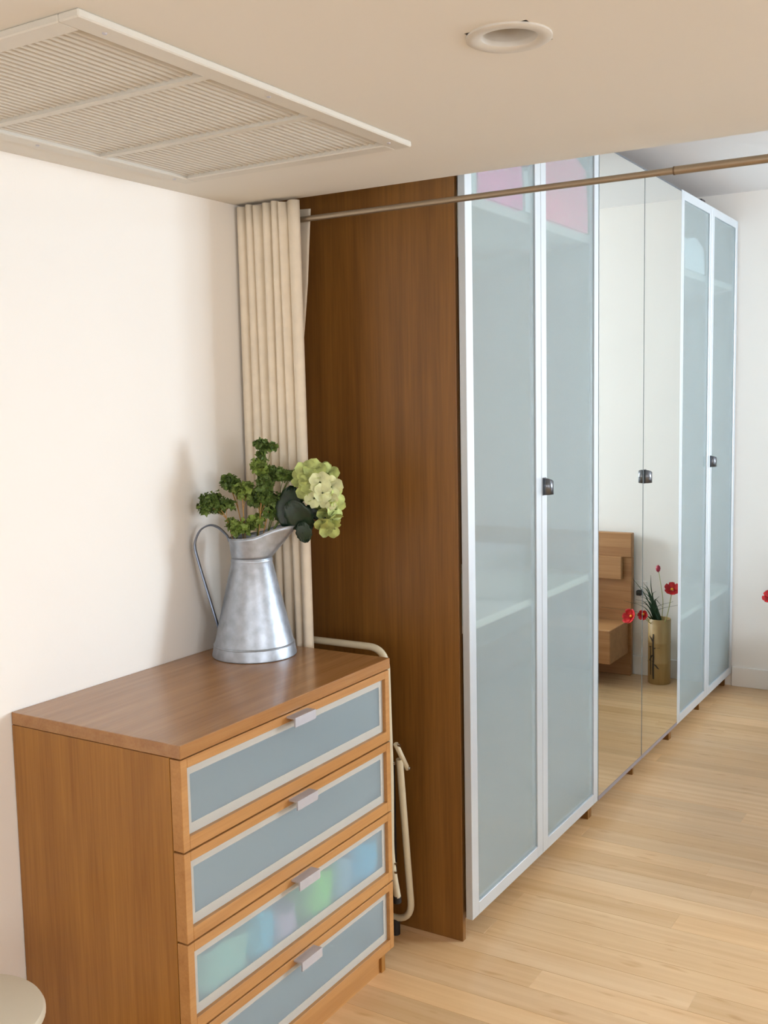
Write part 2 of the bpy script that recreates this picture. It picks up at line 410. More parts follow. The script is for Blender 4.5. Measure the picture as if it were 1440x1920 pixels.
for i in range(4):
    z1 = DZ[i]-.0018; z0 = DZ[i+1]+.0022; y0, y1 = CY0+.0005, CY1-.0045; a, b = CX-.0275, CX
    st, rt, rb = .019, .0195, .027
    bm = bmesh.new()
    box(bm, a, b, y0, y0+st, z0, z1); box(bm, a, b, y1-st, y1, z0, z1)
    box(bm, a, b, y0+st, y1-st, z1-rt, z1); box(bm, a, b, y0+st, y1-st, z0, z0+rb)
    bevel(bm, .0008, 1)
    d = mk('drawer', bm, chest_f, ch)
    py0, py1, pz0, pz1 = y0+st, y1-st, z0+rb, z1-rt
    mk('pane', B(CX-.014, CX-.010, py0, py1, pz0, pz1), dpane_m, d, label='frosted glass pane')
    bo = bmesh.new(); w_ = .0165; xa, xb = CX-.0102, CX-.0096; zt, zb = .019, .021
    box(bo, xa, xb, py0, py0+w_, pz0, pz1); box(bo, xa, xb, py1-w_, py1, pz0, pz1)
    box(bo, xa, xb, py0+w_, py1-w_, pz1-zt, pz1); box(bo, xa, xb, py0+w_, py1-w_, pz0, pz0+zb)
    mk('pane_border', bo, dborder_m, d, label='pale border standing in for the frame lip behind the glass')
    bx_ = bmesh.new()
    box(bx_, .05, a-.001, y0+.022, y0+.034, z0+.01, z1-.035); box(bx_, .05, a-.001, y1-.034, y1-.022, z0+.01, z1-.035)
    box(bx_, .05, .062, y0+.034, y1-.034, z0+.01, z1-.035); box(bx_, .062, a-.001, y0+.034, y1-.034, z0+.01, z0+.018)
    mk('drawer_box', bx_, ward_in, d)
    hy = -.6315; hz = z1-.0045
    hb = bmesh.new()
    box(hb, CX-.002, CX+.0245, hy-.039, hy+.039, hz-.004, hz)
    box(hb, CX+.0205, CX+.0245, hy-.039, hy+.039, hz-.0215, hz-.004)
    mk('handle', hb, handle_m, d)
# clothes pressed against the glass of the third drawer
def wad(name, y0, y1, z0, z1, col, label, lump=.006):
    bm = bmesh.new(); x1 = CX-.0165; x0 = x1-.09
    box(bm, x0, x1, y0, y1, z0, z1); bmesh.ops.subdivide_edges(bm, edges=bm.edges[:], cuts=8, use_grid_fill=True)
    r = random.Random(name+label)
    ph = r.uniform(0, 6)
    for v in bm.verts:
        a = (v.co.y-y0)/(y1-y0); t = (v.co.z-z0)/(z1-z0)
        e = 4*a*(1-a)
        v.co.x -= (1-min(1, e*2))*.02 + lump*(.5+.5*math.sin(11*a+7*t+ph))
        v.co.z = z0+(v.co.z-z0)*(.90+.10*math.sin(3.1*a+ph*.3)**2)
    return mk(name, bm, plain('cloth_'+name+label[:9], col, .8), None, True, label, 'clothing', 'clothes in the third drawer', origin=(x0+.045, (y0+y1)/2, z0))
zf = DZ[3]+.0022+.018
wad('folded_shirt', -.955, -.79, zf, zf+.115, (.45, .80, .62, 1), 'pale green folded shirt at the near end of the third drawer')
wad('folded_shirt', -.785, -.705, zf, zf+.125, (.10, .68, .90, 1), 'sky blue folded shirt left of the third drawer handle')
wad('folded_vest', -.70, -.62, zf, zf+.085, (.90, .62, .80, 1), 'pale pink folded vest below the third drawer handle')
wad('folded_shirt', -.575, -.47, zf, zf+.125, (.35, .95, .12, 1), 'bright green folded shirt right of the third drawer handle')
wad('folded_vest', -.465, -.385, zf, zf+.12, (.35, .62, .78, 1), 'grey blue folded vest beside the turquoise one in the third drawer')
wad('folded_shirt', -.38, -.262, zf, zf+.12, (.02, .62, .95, 1), 'turquoise folded shirt at the far end of the third drawer')

# ------------------------------------------------------------------ curtain rod and curtain
RY, RZ = -.160, 1.9875
rod = empty('curtain_rod', (2.1, RY, RZ), 'thin bronze telescopic curtain rod spanning the room below the dropped ceiling', 'curtain rod')
mk('inner_tube', tube(bmesh.new(), [(0, RY, RZ), (1.195, RY, RZ)], .0075, 16), rod_m, rod, True)
mk('outer_tube', tube(bmesh.new(), [(1.189, RY, RZ), (XR, RY, RZ)], .0092, 16), rod_m, rod, True)
mk('collar', tube(bmesh.new(), [(1.187, RY, RZ), (1.1905, RY, RZ)], .0095, 16), plain('dark_bronze', (.16, .11, .07, 1), .4, .6), rod, True)
cu = empty('curtain', (.1, -.19, .02), 'cream cotton curtain drawn to the wall beside the wardrobe', 'curtain')
def drape(top, bot, depth_t, depth_b, yb_t, yb_b, z_top, z_bot, nper=10, nz=26):
    bm = bmesh.new(); rows = []
    for j in range(nz+1):
        s = j/nz; z = z_top+(z_bot-z_top)*s; e = s**.8
        bx = [a+(b-a)*e for a, b in zip(top, bot)]
        r_ = []
        for i in range(len(bx)-1):
            w = bx[i+1]-bx[i]
            for k in range(nper):
                t = k/nper
                d = depth_t[i]+(depth_b[i]-depth_t[i])*e
                yy = (yb_t+(yb_b-yb_t)*e) - d*(math.sin(math.pi*t)**.7)
                xx = bx[i]+w*t + .004*math.sin(math.pi*t)*math.sin(2.3*i+3*s)
                r_.append((xx, yy, z + (.0025*math.sin(i*2.1) if j == 0 else 0)))
        r_.append((bx[-1], yb_t+(yb_b-yb_t)*e, z))
        rows.append([bm.verts.new(c) for c in r_])
    for a, b in zip(rows, rows[1:]):
        for k in range(len(a)-1): bm.faces.new((a[k], a[k+1], b[k+1], b[k]))
    return bm
top = [.006, .036, .064, .094, .124, .150, .171, .209]
bot = [.004, .048, .086, .112, .146, .174, .200, .224]
solid(mk('front_drape', drape(top, bot, [.020, .024, .022, .026, .024, .022, .016], [.014, .014, .016, .034, .026, .024, .022], -.182, -.186, 2.034, .015), curtain_m, cu, True), .0022)
def backdrape():
    bm = bmesh.new(); rows = []
    for j in range(21):
        s = j/20; z = 2.030+(.02-2.030)*s; xr = .204-.045*min(1, s*3.4)
        rows.append([bm.verts.new((.006+(xr-.006)*k/24, -.128+.004*k/24-.050*min(1, max(0, (s-.1)/.3))**1.2*(1-.0*k), z-(.010*k/24 if j == 0 else 0))) for k in range(25)])
    for a, b in zip(rows, rows[1:]):
        for k in range(24): bm.faces.new((a[k], a[k+1], b[k+1], b[k]))
    return bm
solid(mk('back_drape', backdrape(), curtain_m, cu, True), .0022)

# ------------------------------------------------------------------ folded chair between chest and wardrobe
fc = empty('folding_chair', (.23, -.10, 0), 'cream tubular folding chair stored between chest and wardrobe', 'chair')
XA, XB, TR = .035, .428, .0098
yt, yb2 = -.150, -.118
mk('back_frame', tube(bmesh.new(), fillet_path([(XA, yb2, .150), (XA, yt, .852), (XB, yt, .852), (XB, yt+.010, .50), (XB, yt+.004, .27), (XB+.002, yb2, .150)], .055, 8), TR, 12), cream_m, fc, True)
mk('leg_frame', tube(bmesh.new(), fillet_path([(XB+.006, -.100, .535), (XB+.010, -.052, .048), (XA-.004, -.052, .048), (XA, -.100, .535)], .065, 8), TR, 12), cream_m, fc, True)
for x in (XB+.0145, XA-.018):
    mk('hinge_link', bevel(tube(bmesh.new(), [(x, -.132, .588), (x, -.072, .500)], .0075, 8), .001, 1), cream_m, fc, True)
    for p in ((x+.004, -.130, .585), (x+.004, -.075, .504)):
        mk('rivet', tube(bmesh.new(), [p, (p[0]+.008, p[1], p[2])], .0045, 10), chrome, fc, True)
for p in ((XB+.010, -.140, .255), (XB+.010, -.140, .230), (XB+.010, -.137, .535)):
    mk('rivet', tube(bmesh.new(), [p, (p[0]+.004, p[1], p[2])], .004, 8), chrome, fc, True)
for x in (XA, XB):
    mk('end_cap', tube(bmesh.new(), [(x, yb2, .154), (x, yb2+.003, .132)], .0115, 12), black_m, fc, True)
for x in (XA+.075, XB-.045):
    mk('foot', tube(bmesh.new(), [(x, -.052, 0), (x, -.052, .046)], .0125, 12), black_m, fc, True)
mk('seat', bevel(B(XA+.02, XB-.02, -.098, -.076, .13, .52), .006), black_m, fc)
mk('backrest', bevel(B(XA+.012, XB-.012, yt-.006, yt+.008, .62, .79), .004), black_m, fc)

# ------------------------------------------------------------------ round stool, near left corner
st = empty('stool', (.30, -1.402, 0), 'round cream stool standing before the chest at the left edge', 'stool')
mk('seat', lathe(bmesh.new(), [(.0, .422), (.135, .422), (.144, .426), (.1485, .434), (.1485, .440), (.145, .447), (.137, .450), (0.0001, .450)], (.30, -1.402, 0), 64), stool_m, st, True)
for k in range(4):
    a = math.pi/4+k*math.pi/2; c, s = math.cos(a), math.sin(a)
    mk('leg', tube(bmesh.new(), [(.30+.10*c, -1.402+.10*s, .422), (.30+.145*c, -1.402+.145*s, 0)], [.013, .011], 12), stool_m, st, True)

# ------------------------------------------------------------------ return air grille in the dropped ceiling
vg = empty('air_vent', ((VX0+VX1)/2, (VY0+VY1)/2, ZS), 'large white louvred air return grille in the low ceiling', 'vent')
def ventframe():
    bm = bmesh.new(); w = .040; z0 = ZS-.012; z1 = ZS
    box(bm, VX0, VX0+w, VY0, VY1, z0, z1); box(bm, VX1-w, VX1, VY0, VY1, z0, z1)
    box(bm, VX0+w, VX1-w, VY0, VY0+w, z0, z1); box(bm, VX0+w, VX1-w, VY1-w, VY1, z0, z1)
    bevel(bm, .002, 1)
    return bm
mk('frame', ventframe(), vent_m, vg)
mk('duct_shade', B(VX0+.031, VX1-.031, VY0+.031, VY1-.031, ZS+.060, ZS+.064), void_m, vg)  # dark sheet standing in for the shade inside the duct
bars = (-1.116, -.822)
for yb_ in bars:
    mk('divider', B(VX0+.040, VX1-.040, yb_-.009, yb_+.009, ZS-.010, ZS+.006), vent_m, vg)
secs = [(VY0+.040, bars[0]-.009), (bars[0]+.009, bars[1]-.009), (bars[1]+.009, VY1-.040)]
NS = 34
for (a, b) in secs:
    L = b-a
    bm = bmesh.new()
    # a tilted blade with a rounded lower lip
    pr = [(-.0068, -.0002), (-.0054, -.0022), (-.0022, -.0012), (.0072, .0100), (.0062, .0108), (-.0036, .0016)]
    r0 = [bm.verts.new((p, 0, q)) for p, q in pr]; r1 = [bm.verts.new((p, L, q)) for p, q in pr]
    for k in range(6): bm.faces.new((r0[k], r0[(k+1) % 6], r1[(k+1) % 6], r1[k]))
    bm.faces.new(r0[::-1]); bm.faces.new(r1); bmesh.ops.recalc_face_normals(bm, faces=bm.faces[:])
    me = bpy.data.meshes.new('slat'); bm.to_mesh(me); bm.free(); me.materials.append(vent_m)
    for k in range(NS):
        share('slat', me, (VX0+.040+(k+.5)*(VX1-VX0-.080)/NS, a, ZS-.003), vg)
for (sx, sy) in ((VX1-.02, -1.36), (VX1-.02, -.98), (VX1-.02, -.58), (VX0+.02, -.58), (VX0+.02, -.98), (VX0+.02, -1.36)):
    mk('screw', lathe(bmesh.new(), [(.0001, -.0142), (.003, -.0138), (.0042, -.0118)], (sx, sy, ZS), 10), handle_m, vg, True)

# ------------------------------------------------------------------ recessed downlight, switched off
dl = empty('ceiling_light', (LX, LY, ZS), 'round recessed ceiling downlight, switched off', 'ceiling light')
mk('trim_ring', lathe(bmesh.new(), [(.0645, 0), (.0645, -.003), (.062, -.0045), (.046, -.004), (.042, -.001), (.0405, .006)], (LX, LY, ZS), 64), light_m, dl, True)
mk('baffle', lathe(bmesh.new(), [(.0405, .006), (.040, .05), (.038, .10), (.0001, .105)], (LX, LY, ZS), 48), light_m, dl, True)
mk('bulb', lathe(bmesh.new(), [(.0001, .038), (.018, .040), (.029, .046), (.033, .054), (.027, .07), (.014, .09), (.012, .104)], (LX, LY, ZS), 32), bulb_m, dl, True)

# ------------------------------------------------------------------ zinc pitcher
PC = Vector((.146, -.350, CZ)); RH = Vector((.85341, .52124, 0)); NH = Vector((-.52124, .85341, 0))
pt = empty('pitcher', PC, 'galvanised zinc pitcher with long spout holding greenery, on the chest', 'pitcher')
mk('body', lathe(bmesh.new(), [(.0001, .003), (.106, .003), (.1085, .0), (.1105, .002), (.1105, .005), (.1060, .029), (.1072, .0305), (.1058, .033), (.1035, .034), (.0535, .246), (.0545, .249), (.0545, .252), (.0530, .254), (.0520, .260)], PC, 72), zinc_m, pt, True)
def spout():
    bm = bmesh.new(); n = 72; rings = []
    for j in range(9):
        s = j/8; ring = []
        for k in range(n):
            th = k*2*math.pi/n; a = min(th, 2*math.pi-th)
            g = math.exp(-(a/.50)**2)
            rr = .0575+.0045*math.sin(a)**2 + .068*g - .004*math.exp(-(a/.14)**2)
            zt = .3085+.0085*(1+math.cos(a))/2 + .026*math.exp(-(a/.85)**2)-.006*math.exp(-(a/.22)**2)
            r_ = .0520+(rr-.0520)*(s**1.0); z_ = .257+(zt-.257)*s
            # the spout narrows into a channel towards its lip
            lx = r_*math.cos(th); ly = r_*math.sin(th)
            ring.append(bm.verts.new(PC+RH*lx+NH*ly+Vector((0, 0, z_))))
        rings.append(ring)
    for A, C_ in zip(rings, rings[1:]):
        for k in range(n): bm.faces.new((A[k], A[(k+1) % n], C_[(k+1) % n], C_[k]))
    return bm, [v.co.copy() for v in rings[-1]]
sb, rim = spout()
solid(mk('spout', sb, zinc_m, pt, True), .0014)
mk('rim', tube(bmesh.new(), rim+[rim[0]], .0015, 8, False), zinc_m, pt, True)
def strap():
    pts = [(-.056, .300), (-.062, .315), (-.083, .336), (-.105, .3435), (-.128, .334), (-.142, .312), (-.147, .288), (-.140, .2515), (-.118, .166), (-.0955, .080), (-.0925, .068)]
    path = smooth_path([PC+RH*h+Vector((0, 0, z)) for h, z in pts], 6); bm = bmesh.new(); rows = []
    for i, p in enumerate(path):
        t = (path[min(i+1, len(path)-1)]-path[max(i-1, 0)]).normalized(); o = t.cross(NH).normalized()
        sec = [(-.0095, 0), (-.0085, .0022), (0, .0032), (.0085, .0022), (.0095, 0), (.0085, -.0016), (0, -.0010), (-.0085, -.0016)]
        rows.append([bm.verts.new(p+NH*a+o*b) for a, b in sec])
    for a, b in zip(rows, rows[1:]):
        for k in range(8): bm.faces.new((a[k], a[(k+1) % 8], b[(k+1) % 8], b[k]))
    bm.faces.new(rows[0]); bm.faces.new(rows[-1][::-1])
    return bm
mk('handle', strap(), zdark_m, pt, True)
mk('soil', lathe(bmesh.new(), [(.0001, .272), (.04, .270), (.0515, .262)], PC, 32), plain('dark_foam', (.03, .035, .015, 1), .9), pt)

# ------------------------------------------------------------------ greenery in the pitcher
def P3(h, z, d=0.0): return PC+RH*h+NH*d+Vector((0, 0, z-CZ))
leaf_m = plain('parsley_leaf', (.10, .165, .03, 1), .6, noise=.45, nscale=60)
leaf2_m = plain('parsley_leaf_light', (.19, .27, .05, 1), .6, noise=.4, nscale=60)
stem_m = plain('brown_stem', (.42, .23, .06, 1), .5)
gstem_m = plain('green_stem', (.14, .20, .04, 1), .5)
pl = empty('parsley', P3(0, 1.12), 'curly green parsley sprigs with brown stems standing in the zinc pitcher', 'plant')
def curly(bm, c, rad, n, rnd, flat=.8):
    for _ in range(n):
        d = Vector((rnd.gauss(0, 1), rnd.gauss(0, 1), rnd.gauss(0, 1)*flat)); d.normalize()
        p = c + Vector((d.x*rad, d.y*rad, d.z*rad*flat))*rnd.uniform(.35, 1.0)
        nrm = (d+Vector((rnd.uniform(-.6, .6), rnd.uniform(-.6, .6), rnd.uniform(0, .8)))).normalized()
        a = nrm.orthogonal().normalized(); b = nrm.cross(a)
        ang = rnd.uniform(0, 6.28); a, b = a*math.cos(ang)+b*math.sin(ang), b*math.cos(ang)-a*math.sin(ang)
        s = rnd.uniform(.007, .012)
        ctr = bm.verts.new(p-nrm*s*.3); ring = []
        for k in range(9):
            t = k*2*math.pi/9; q = s*(1.0 if k % 2 == 0 else .62)*(1.25 if k in (0,) else 1)
            ring.append(bm.verts.new(p+a*q*math.cos(t)+b*q*math.sin(t)+nrm*(s*.45*rnd.uniform(-1, 1))))
        for k in range(9): bm.faces.new((ctr, ring[k], ring[(k+1) % 9]))
sprigs = [  # stem foot (h,d), bend, heads [(h,z,d,radius,count)]
    ((-.040, .0), (-.062, 1.21), [(-.098, 1.262, 0, .026, 60), (-.112, 1.244, -.01, .022, 40), (-.086, 1.238, .008, .022, 36), (-.060, 1.248, .0, .018, 26)], leaf_m, stem_m),
    ((-.018, .012), (-.030, 1.22), [(-.052, 1.303, .010, .023, 56), (-.040, 1.292, .0, .017, 26)], leaf_m, stem_m),
    ((-.012, -.012), (-.016, 1.23), [(-.017, 1.281, -.012, .022, 48), (-.002, 1.292, -.004, .014, 22)], leaf2_m, stem_m),
    ((.010, .0), (.030, 1.27), [(.046, 1.398, .0, .016, 40), (.030, 1.402, .004, .014, 34), (.062, 1.396, 0, .013, 24), (.034, 1.374, 0, .010, 12)], leaf_m, gstem_m),
    ((.012, .014), (.026, 1.27), [(.026, 1.352, .01, .019, 44), (.036, 1.332, .0, .020, 44), (.018, 1.345, .0, .014, 20)], leaf2_m, gstem_m),
    ((.020, -.01), (.050, 1.24), [(.046, 1.312, -.01, .022, 48), (.074, 1.324, 0, .019, 40), (.062, 1.330, .0, .016, 26)], leaf_m, stem_m),
    ((.026, .02), (.072, 1.25), [(.103, 1.318, .012, .015, 34), (.118, 1.322, .01, .009, 14), (.092, 1.322, .01, .012, 20)], leaf_m, gstem_m),
    ((.016, -.016), (.028, 1.22), [(.030, 1.272, -.012, .026, 62), (.014, 1.258, -.004, .020, 36), (.052, 1.262, 0, .024, 48), (.040, 1.288, -.01, .020, 40)], leaf_m, stem_m),
    ((.032, .01), (.050, 1.20), [(.066, 1.240, .014, .024, 46), (.078, 1.222, .01, .020, 36), (.050, 1.226, .0, .022, 36), (.088, 1.262, .012, .016, 26)], leaf_m, gstem_m),
    ((-.030, -.018), (-.036, 1.16), [(-.030, 1.186, -.012, .022, 40), (-.008, 1.192, -.014, .022, 40), (-.046, 1.196, .0, .016, 24), (.018, 1.206, -.004, .020, 34)], leaf2_m, gstem_m),
]
rp = random.Random(5)
for (f, b, heads, lm, sm) in sprigs:
    h0 = heads[0]; foot = P3(f[0], 1.118, f[1]); bend = P3(b[0], b[1], f[1])
    sp = mk('sprig', tube(bmesh.new(), smooth_path([foot, bend, P3(h0[0], h0[1]-.006, h0[2])], 6), .0015, 6), sm, pl, True)
    for hh in heads[1:]:
        tube_b = tube(bmesh.new(), smooth_path([bend, (bend+P3(*hh[:3]))/2+Vector((0, 0, .006)), P3(*hh[:3])], 4), .0009, 5)
        mk('stalk', tube_b, sm, sp, True)
    bm = bmesh.new()
    for hh in heads: curly(bm, P3(*hh[:3]), hh[3]*1.22, int(hh[4]*1.2), rp)
    o = mk('leaflets', bm, lm, sp); o['kind'] = 'stuff'

# hydrangea: stem, big dark leaves, a head of florets
petal_m = plain('hydrangea_petal', (.36, .42, .13, 1), .6, noise=.45, nscale=45)
petal2_m = plain('hydrangea_petal_pale', (.60, .64, .36, 1), .6, noise=.25, nscale=45)
dleaf_m = plain('dark_leaf', (.008, .026, .011, 1), .42, noise=.4, nscale=50)
hy = empty('hydrangea', P3(.03, 1.12, .0), 'pale green hydrangea bloom with dark leaves leaning over the pitcher spout', 'flower')
mk('stem', tube(bmesh.new(), smooth_path([P3(.030, 1.118, .004), P3(.07, 1.195, .008), P3(.125, 1.245, .01), P3(.165, 1.268, .01)], 6), .003, 8), gstem_m, hy, True)
def big_leaf(c, u_, v_, n_, L, Wd, curl):
    bm = bmesh.new(); rows = []
    for i in range(13):
        t = i/12; w = Wd*math.sin(math.pi*min(1, t*.93+.05))**.62
        row = []
        for k in range(-4, 5):
            q = k/4; edge = (1+.07*math.sin(i*2.6)) if abs(k) == 4 else 1
            p = c+u_*(L*(t-.5))+v_*(w*q*edge)+n_*(curl*(t-.45)**2*-4*L*.25 + .10*Wd*abs(q) + .0018*math.sin(k*3.0+i*1.3) - .018*q*q*Wd)
            row.append(bm.verts.new(p))
        rows.append(row)
    for a, b in zip(rows, rows[1:]):
        for k in range(8): bm.faces.new((a[k], a[k+1], b[k+1], b[k]))
    return bm
up = Vector((0, 0, 1)); tocam = -NH
def leaf(c, ang, L, Wd, curl, tilt=.2):
    u_ = (RH*math.cos(ang)+up*math.sin(ang)).normalized(); v_ = (-RH*math.sin(ang)+up*math.cos(ang)).normalized()
    n_ = (tocam + u_*tilt).normalized(); u2 = (u_-n_*u_.dot(n_)).normalized(); v2 = n_.cross(u2)
    return solid(mk('leaf', big_leaf(c, u2, v2, n_, L, Wd, curl), dleaf_m, hy, True), .0006)
leaf(P3(.103, 1.240, -.012), math.radians(80), .108, .034, .25, .15)
leaf(P3(.130, 1.212, -.022), math.radians(-56), .100, .034, .5, .25)
leaf(P3(.140, 1.172, -.024), math.radians(-80), .056, .021, .3, .1)
leaf(P3(.172, 1.222, .006), math.radians(-40), .060, .020, .3, .1)
def floret_mesh(m):
    bm = bmesh.new()
    for q in range(4):
        a0 = q*math.pi/2; ca, sa = math.cos(a0), math.sin(a0); rows = []
        for i in range(6):
            t = i/5; w = .0125*math.sin(math.pi*(t*.82+.06))**.6; r_ = .002+.0195*t
            rows.append([bm.verts.new((ca*r_-sa*w*k/2, sa*r_+ca*w*k/2, .0015*q % .003+.0065*t*t-.0035*abs(k/2)*t+.0016*math.sin(k*2+i))) for k in range(-2, 3)])
        for a, b in zip(rows, rows[1:]):
            for k in range(4): bm.faces.new((a[k], a[k+1], b[k+1], b[k]))
    bmesh.ops.recalc_face_normals(bm, faces=bm.faces[:])
    me = bpy.data.meshes.new('floret'); bm.to_mesh(me); bm.free(); me.materials.append(m)
    for p in me.polygons: p.use_smooth = True
    return me
fmA, fmB = floret_mesh(petal_m), floret_mesh(petal2_m)
flo = [(.150, 1.330, -.030, 0), (.172, 1.333, -.028, 0), (.136, 1.312, -.020, 0), (.158, 1.300, -.040, 0), (.150, 1.280, -.034, 0), (.186, 1.302, -.046, 1), (.206, 1.322, -.020, 0),
       (.192, 1.276, -.050, 1), (.170, 1.262, -.044, 1), (.214, 1.290, -.036, 1), (.224, 1.262, -.028, 0), (.206, 1.256, -.040, 1), (.222, 1.232, -.022, 0), (.214, 1.206, -.020, 0),
       (.196, 1.192, -.024, 0), (.206, 1.182, -.016, 0), (.190, 1.330, .0, 0), (.212, 1.300, .01, 0), (.160, 1.318, .0, 0), (.200, 1.226, -.010, 0)]
hc = P3(.182, 1.268, .010)
for i, (h, z, d, kind) in enumerate(flo):
    p = P3(h, z, d); n_ = (p-hc); n_ = (n_.normalized()*.75+tocam*.6+Vector((rp.uniform(-.35, .35), rp.uniform(-.35, .35), rp.uniform(-.35, .35)))).normalized()
    o = bpy.data.objects.new('floret', fmB if kind else fmA); COL.objects.link(o); o.parent = hy
    o.rotation_mode = 'QUATERNION'; o.rotation_quaternion = n_.to_track_quat('Z', 'Y') @ Matrix.Rotation(rp.uniform(0, 1.57), 3, 'Z').to_quaternion()
    o.location = p-wloc(hy); s = rp.uniform(1.15, 1.4); o.scale = (s, s, s)
mk('flower_core', lathe(bmesh.new(), [(.0001, -.045), (.020, -.036), (.032, -.01), (.032, .012), (.02, .034), (.0001, .042)], hc, 16), gstem_m, hy, True)

# ------------------------------------------------------------------ bed, seen in the mirror doors
bd = empty('bed', (2.1, 2.0, 0), 'low oak bed with plank headboard and built-in bedside shelf, seen in the mirror', 'bed')
HX0, HX1 = 1.118, 3.55
mk('headboard_plank', bevel(B(HX0, HX1, 2.945, 2.990, .648, .779), .003, 1), bed_w, bd)
mk('headboard_plank', bevel(B(HX0+.045, HX1-.045, 2.915, 2.945, .530, .652), .003, 1), bed_w, bd)
mk('headboard_plank', bevel(B(HX0, HX1, 2.950, 2.990, .30, .648), .003, 1), bed_w, bd)
mk('headboard_base', bevel(B(HX0+.004, HX1-.004, 2.956, 2.990, 0, .30), .003, 1), bed_w, bd)
sh = mk('bedside_shelf', bevel(B(1.135, 1.53, 2.66, 2.950, .126, .304), .003, 1), bed_w, bd)
mk('bedside_shelf', bevel(B(3.14, HX1-.017, 2.66, 2.950, .126, .304), .003, 1), bed_w, bd)
for x in (1.58, 3.06):
    mk('side_rail', bevel(B(x, x+.03, .92, 2.950, .10, .29), .003, 1), bed_w, bd)
mk('foot_rail', bevel(B(1.61, 3.06, .92, .95, .10, .29), .003, 1), bed_w, bd)
for x in (1.60, 3.03):
    for yy in (1.0, 2.85): mk('leg', B(x, x+.04, yy, yy+.05, 0, .11), bed_w, bd)
mk('slat_base', B(1.61, 3.06, .95, 2.945, .16, .19), bed_w, bd)
mk('mattress', bevel(B(1.615, 3.055, .955, 2.90, .19, .385), .03, 3), linen_m, bd, True)
def soft_box(x0, x1, y0, y1, z0, z1, cuts, fn):
    bm = B(x0, x1, y0, y1, z0, z1); bmesh.ops.subdivide_edges(bm, edges=bm.edges[:], cuts=cuts, use_grid_fill=True)
    for v in bm.verts: fn(v)
    return bm
def duv(v):
    v.co.z += .010*math.sin(v.co.x*9+v.co.y*5)*(1 if v.co.z > .40 else 0)
dv = bmesh.new(); box(dv, 1.598, 3.075, .935, 2.42, .385, .425); box(dv, 1.575, 1.60, .935, 2.42, .295, .425)
mk('duvet', bevel(dv, .010, 2), linen_m, None, True, 'white duvet spread over the oak bed', 'duvet', origin=(2.3, 1.7, .385))
def pillow(x0, x1, label):
    bm = B(x0, x1, -.09, .09, 0, .36); bmesh.ops.subdivide_edges(bm, edges=bm.edges[:], cuts=9, use_grid_fill=True)
    for v in bm.verts:
        a = (v.co.x-x0)/(x1-x0)*2-1; b = v.co.z/.36*2-1
        k = max(0, (1-abs(a)**3.2))*max(0, (1-abs(b)**3.2)); v.co.y *= .12+.88*k**.5
        yy, zz = v.co.y, v.co.z; t = math.radians(-24)
        v.co.y = 2.79+yy*math.cos(t)-zz*math.sin(t)*.45; v.co.z = .395+zz*math.cos(t)*.92+abs(yy)*.0
    mk('pillow', bm, linen_m, None, True, label, 'pillow', 'pillows on the bed', origin=((x0+x1)/2, 2.8, .39))
pillow(1.68, 2.28, 'white pillow leaning on the headboard on the wardrobe side of the bed')
pillow(2.38, 2.98, 'white pillow leaning on the headboard on the far side from the wardrobe')

# wall socket with a black plug
so = empty('wall_socket', (1.075, YF, .452), 'wall socket with a black plug beside the headboard, seen in the mirror', 'socket')
mk('plate', bevel(B(1.050, 1.122, YF-.006, YF, .402, .516), .002, 1), trim_m, so)
mk('plug', bevel(B(1.072, 1.100, YF-.040, YF-.006, .440, .468), .005, 2), black_m, so, True)
#mk('cord', tube(bmesh.new(), smooth_path([(1.086, YF-.036, .445), (1.090, YF-.045, .38), (1.105, YF-.040, .20), (1.105, YF-.035, .02)], 8), .003, 6), black_m, so, True)

# ------------------------------------------------------------------ bamboo vase with poppies by the far wall
VC = Vector((.948, 2.895, 0)); VR = .058; VH = .345
def vase_material():
    m, t, p = mat('painted_bamboo'); tc = t.nodes.new('ShaderNodeTexCoord')
    mp = t.nodes.new('ShaderNodeMapping'); mp.inputs['Scale'].default_value = (40, 40, 6); t.links.new(tc.outputs['Object'], mp.inputs[0])
    n = t.nodes.new('ShaderNodeTexNoise'); n.inputs['Scale'].default_value = 1; t.links.new(mp.outputs[0], n.inputs['Vector'])
    r = t.nodes.new('ShaderNodeValToRGB'); r.color_ramp.elements[0].color = sr(140, 110, 64); r.color_ramp.elements[1].color = sr(178, 150, 98)
    t.links.new(n.outputs[0], r.inputs[0]); t.links.new(r.outputs[0], p.inputs['Base Color']); p.inputs['Roughness'].default_value = .45
    return m
va = empty('vase', VC, 'yellow bamboo-painted cylinder vase on the floor by the far wall, seen in the mirror', 'vase')
mk('body', lathe(bmesh.new(), [(.0001, 0), (VR-.003, 0), (VR, .004), (VR, .110), (VR+.0015, .115), (VR, .120), (VR, .215), (VR+.0015, .220), (VR, .225), (VR, VH-.003), (VR-.002, VH), (VR-.006, VH-.002), (VR-.007, .28), (.0001, .28)], VC, 40), vase_material(), va, True)
paint_m = plain('dark_paint', (.035, .028, .018, 1), .5)
def painted(path, w):
    """brush stroke lying just proud of the vase wall; path of (angle, z)"""
    bm = bmesh.new(); rows = []
    for i, (a, z) in enumerate(path):
        s = 1-.6*abs(i/(len(path)-1)-.4)
        rows.append([bm.verts.new(VC+Vector(((VR+.0022)*math.cos(a+w*s*k), (VR+.0022)*math.sin(a+w*s*k), z))) for k in (-1, 0, 1)])
    for A, C_ in zip(rows, rows[1:]):
        for k in range(2): bm.faces.new((A[k], A[k+1], C_[k+1], C_[k]))
    mk('painted_stroke', bm, paint_m, va)
A0 = math.radians(283)
painted([(A0, .03), (A0+.03, .09), (A0, .15), (A0+.05, .21), (A0+.02, .27)], .10)
painted([(A0+.3, .05), (A0+.30, .12), (A0+.34, .20)], .06)
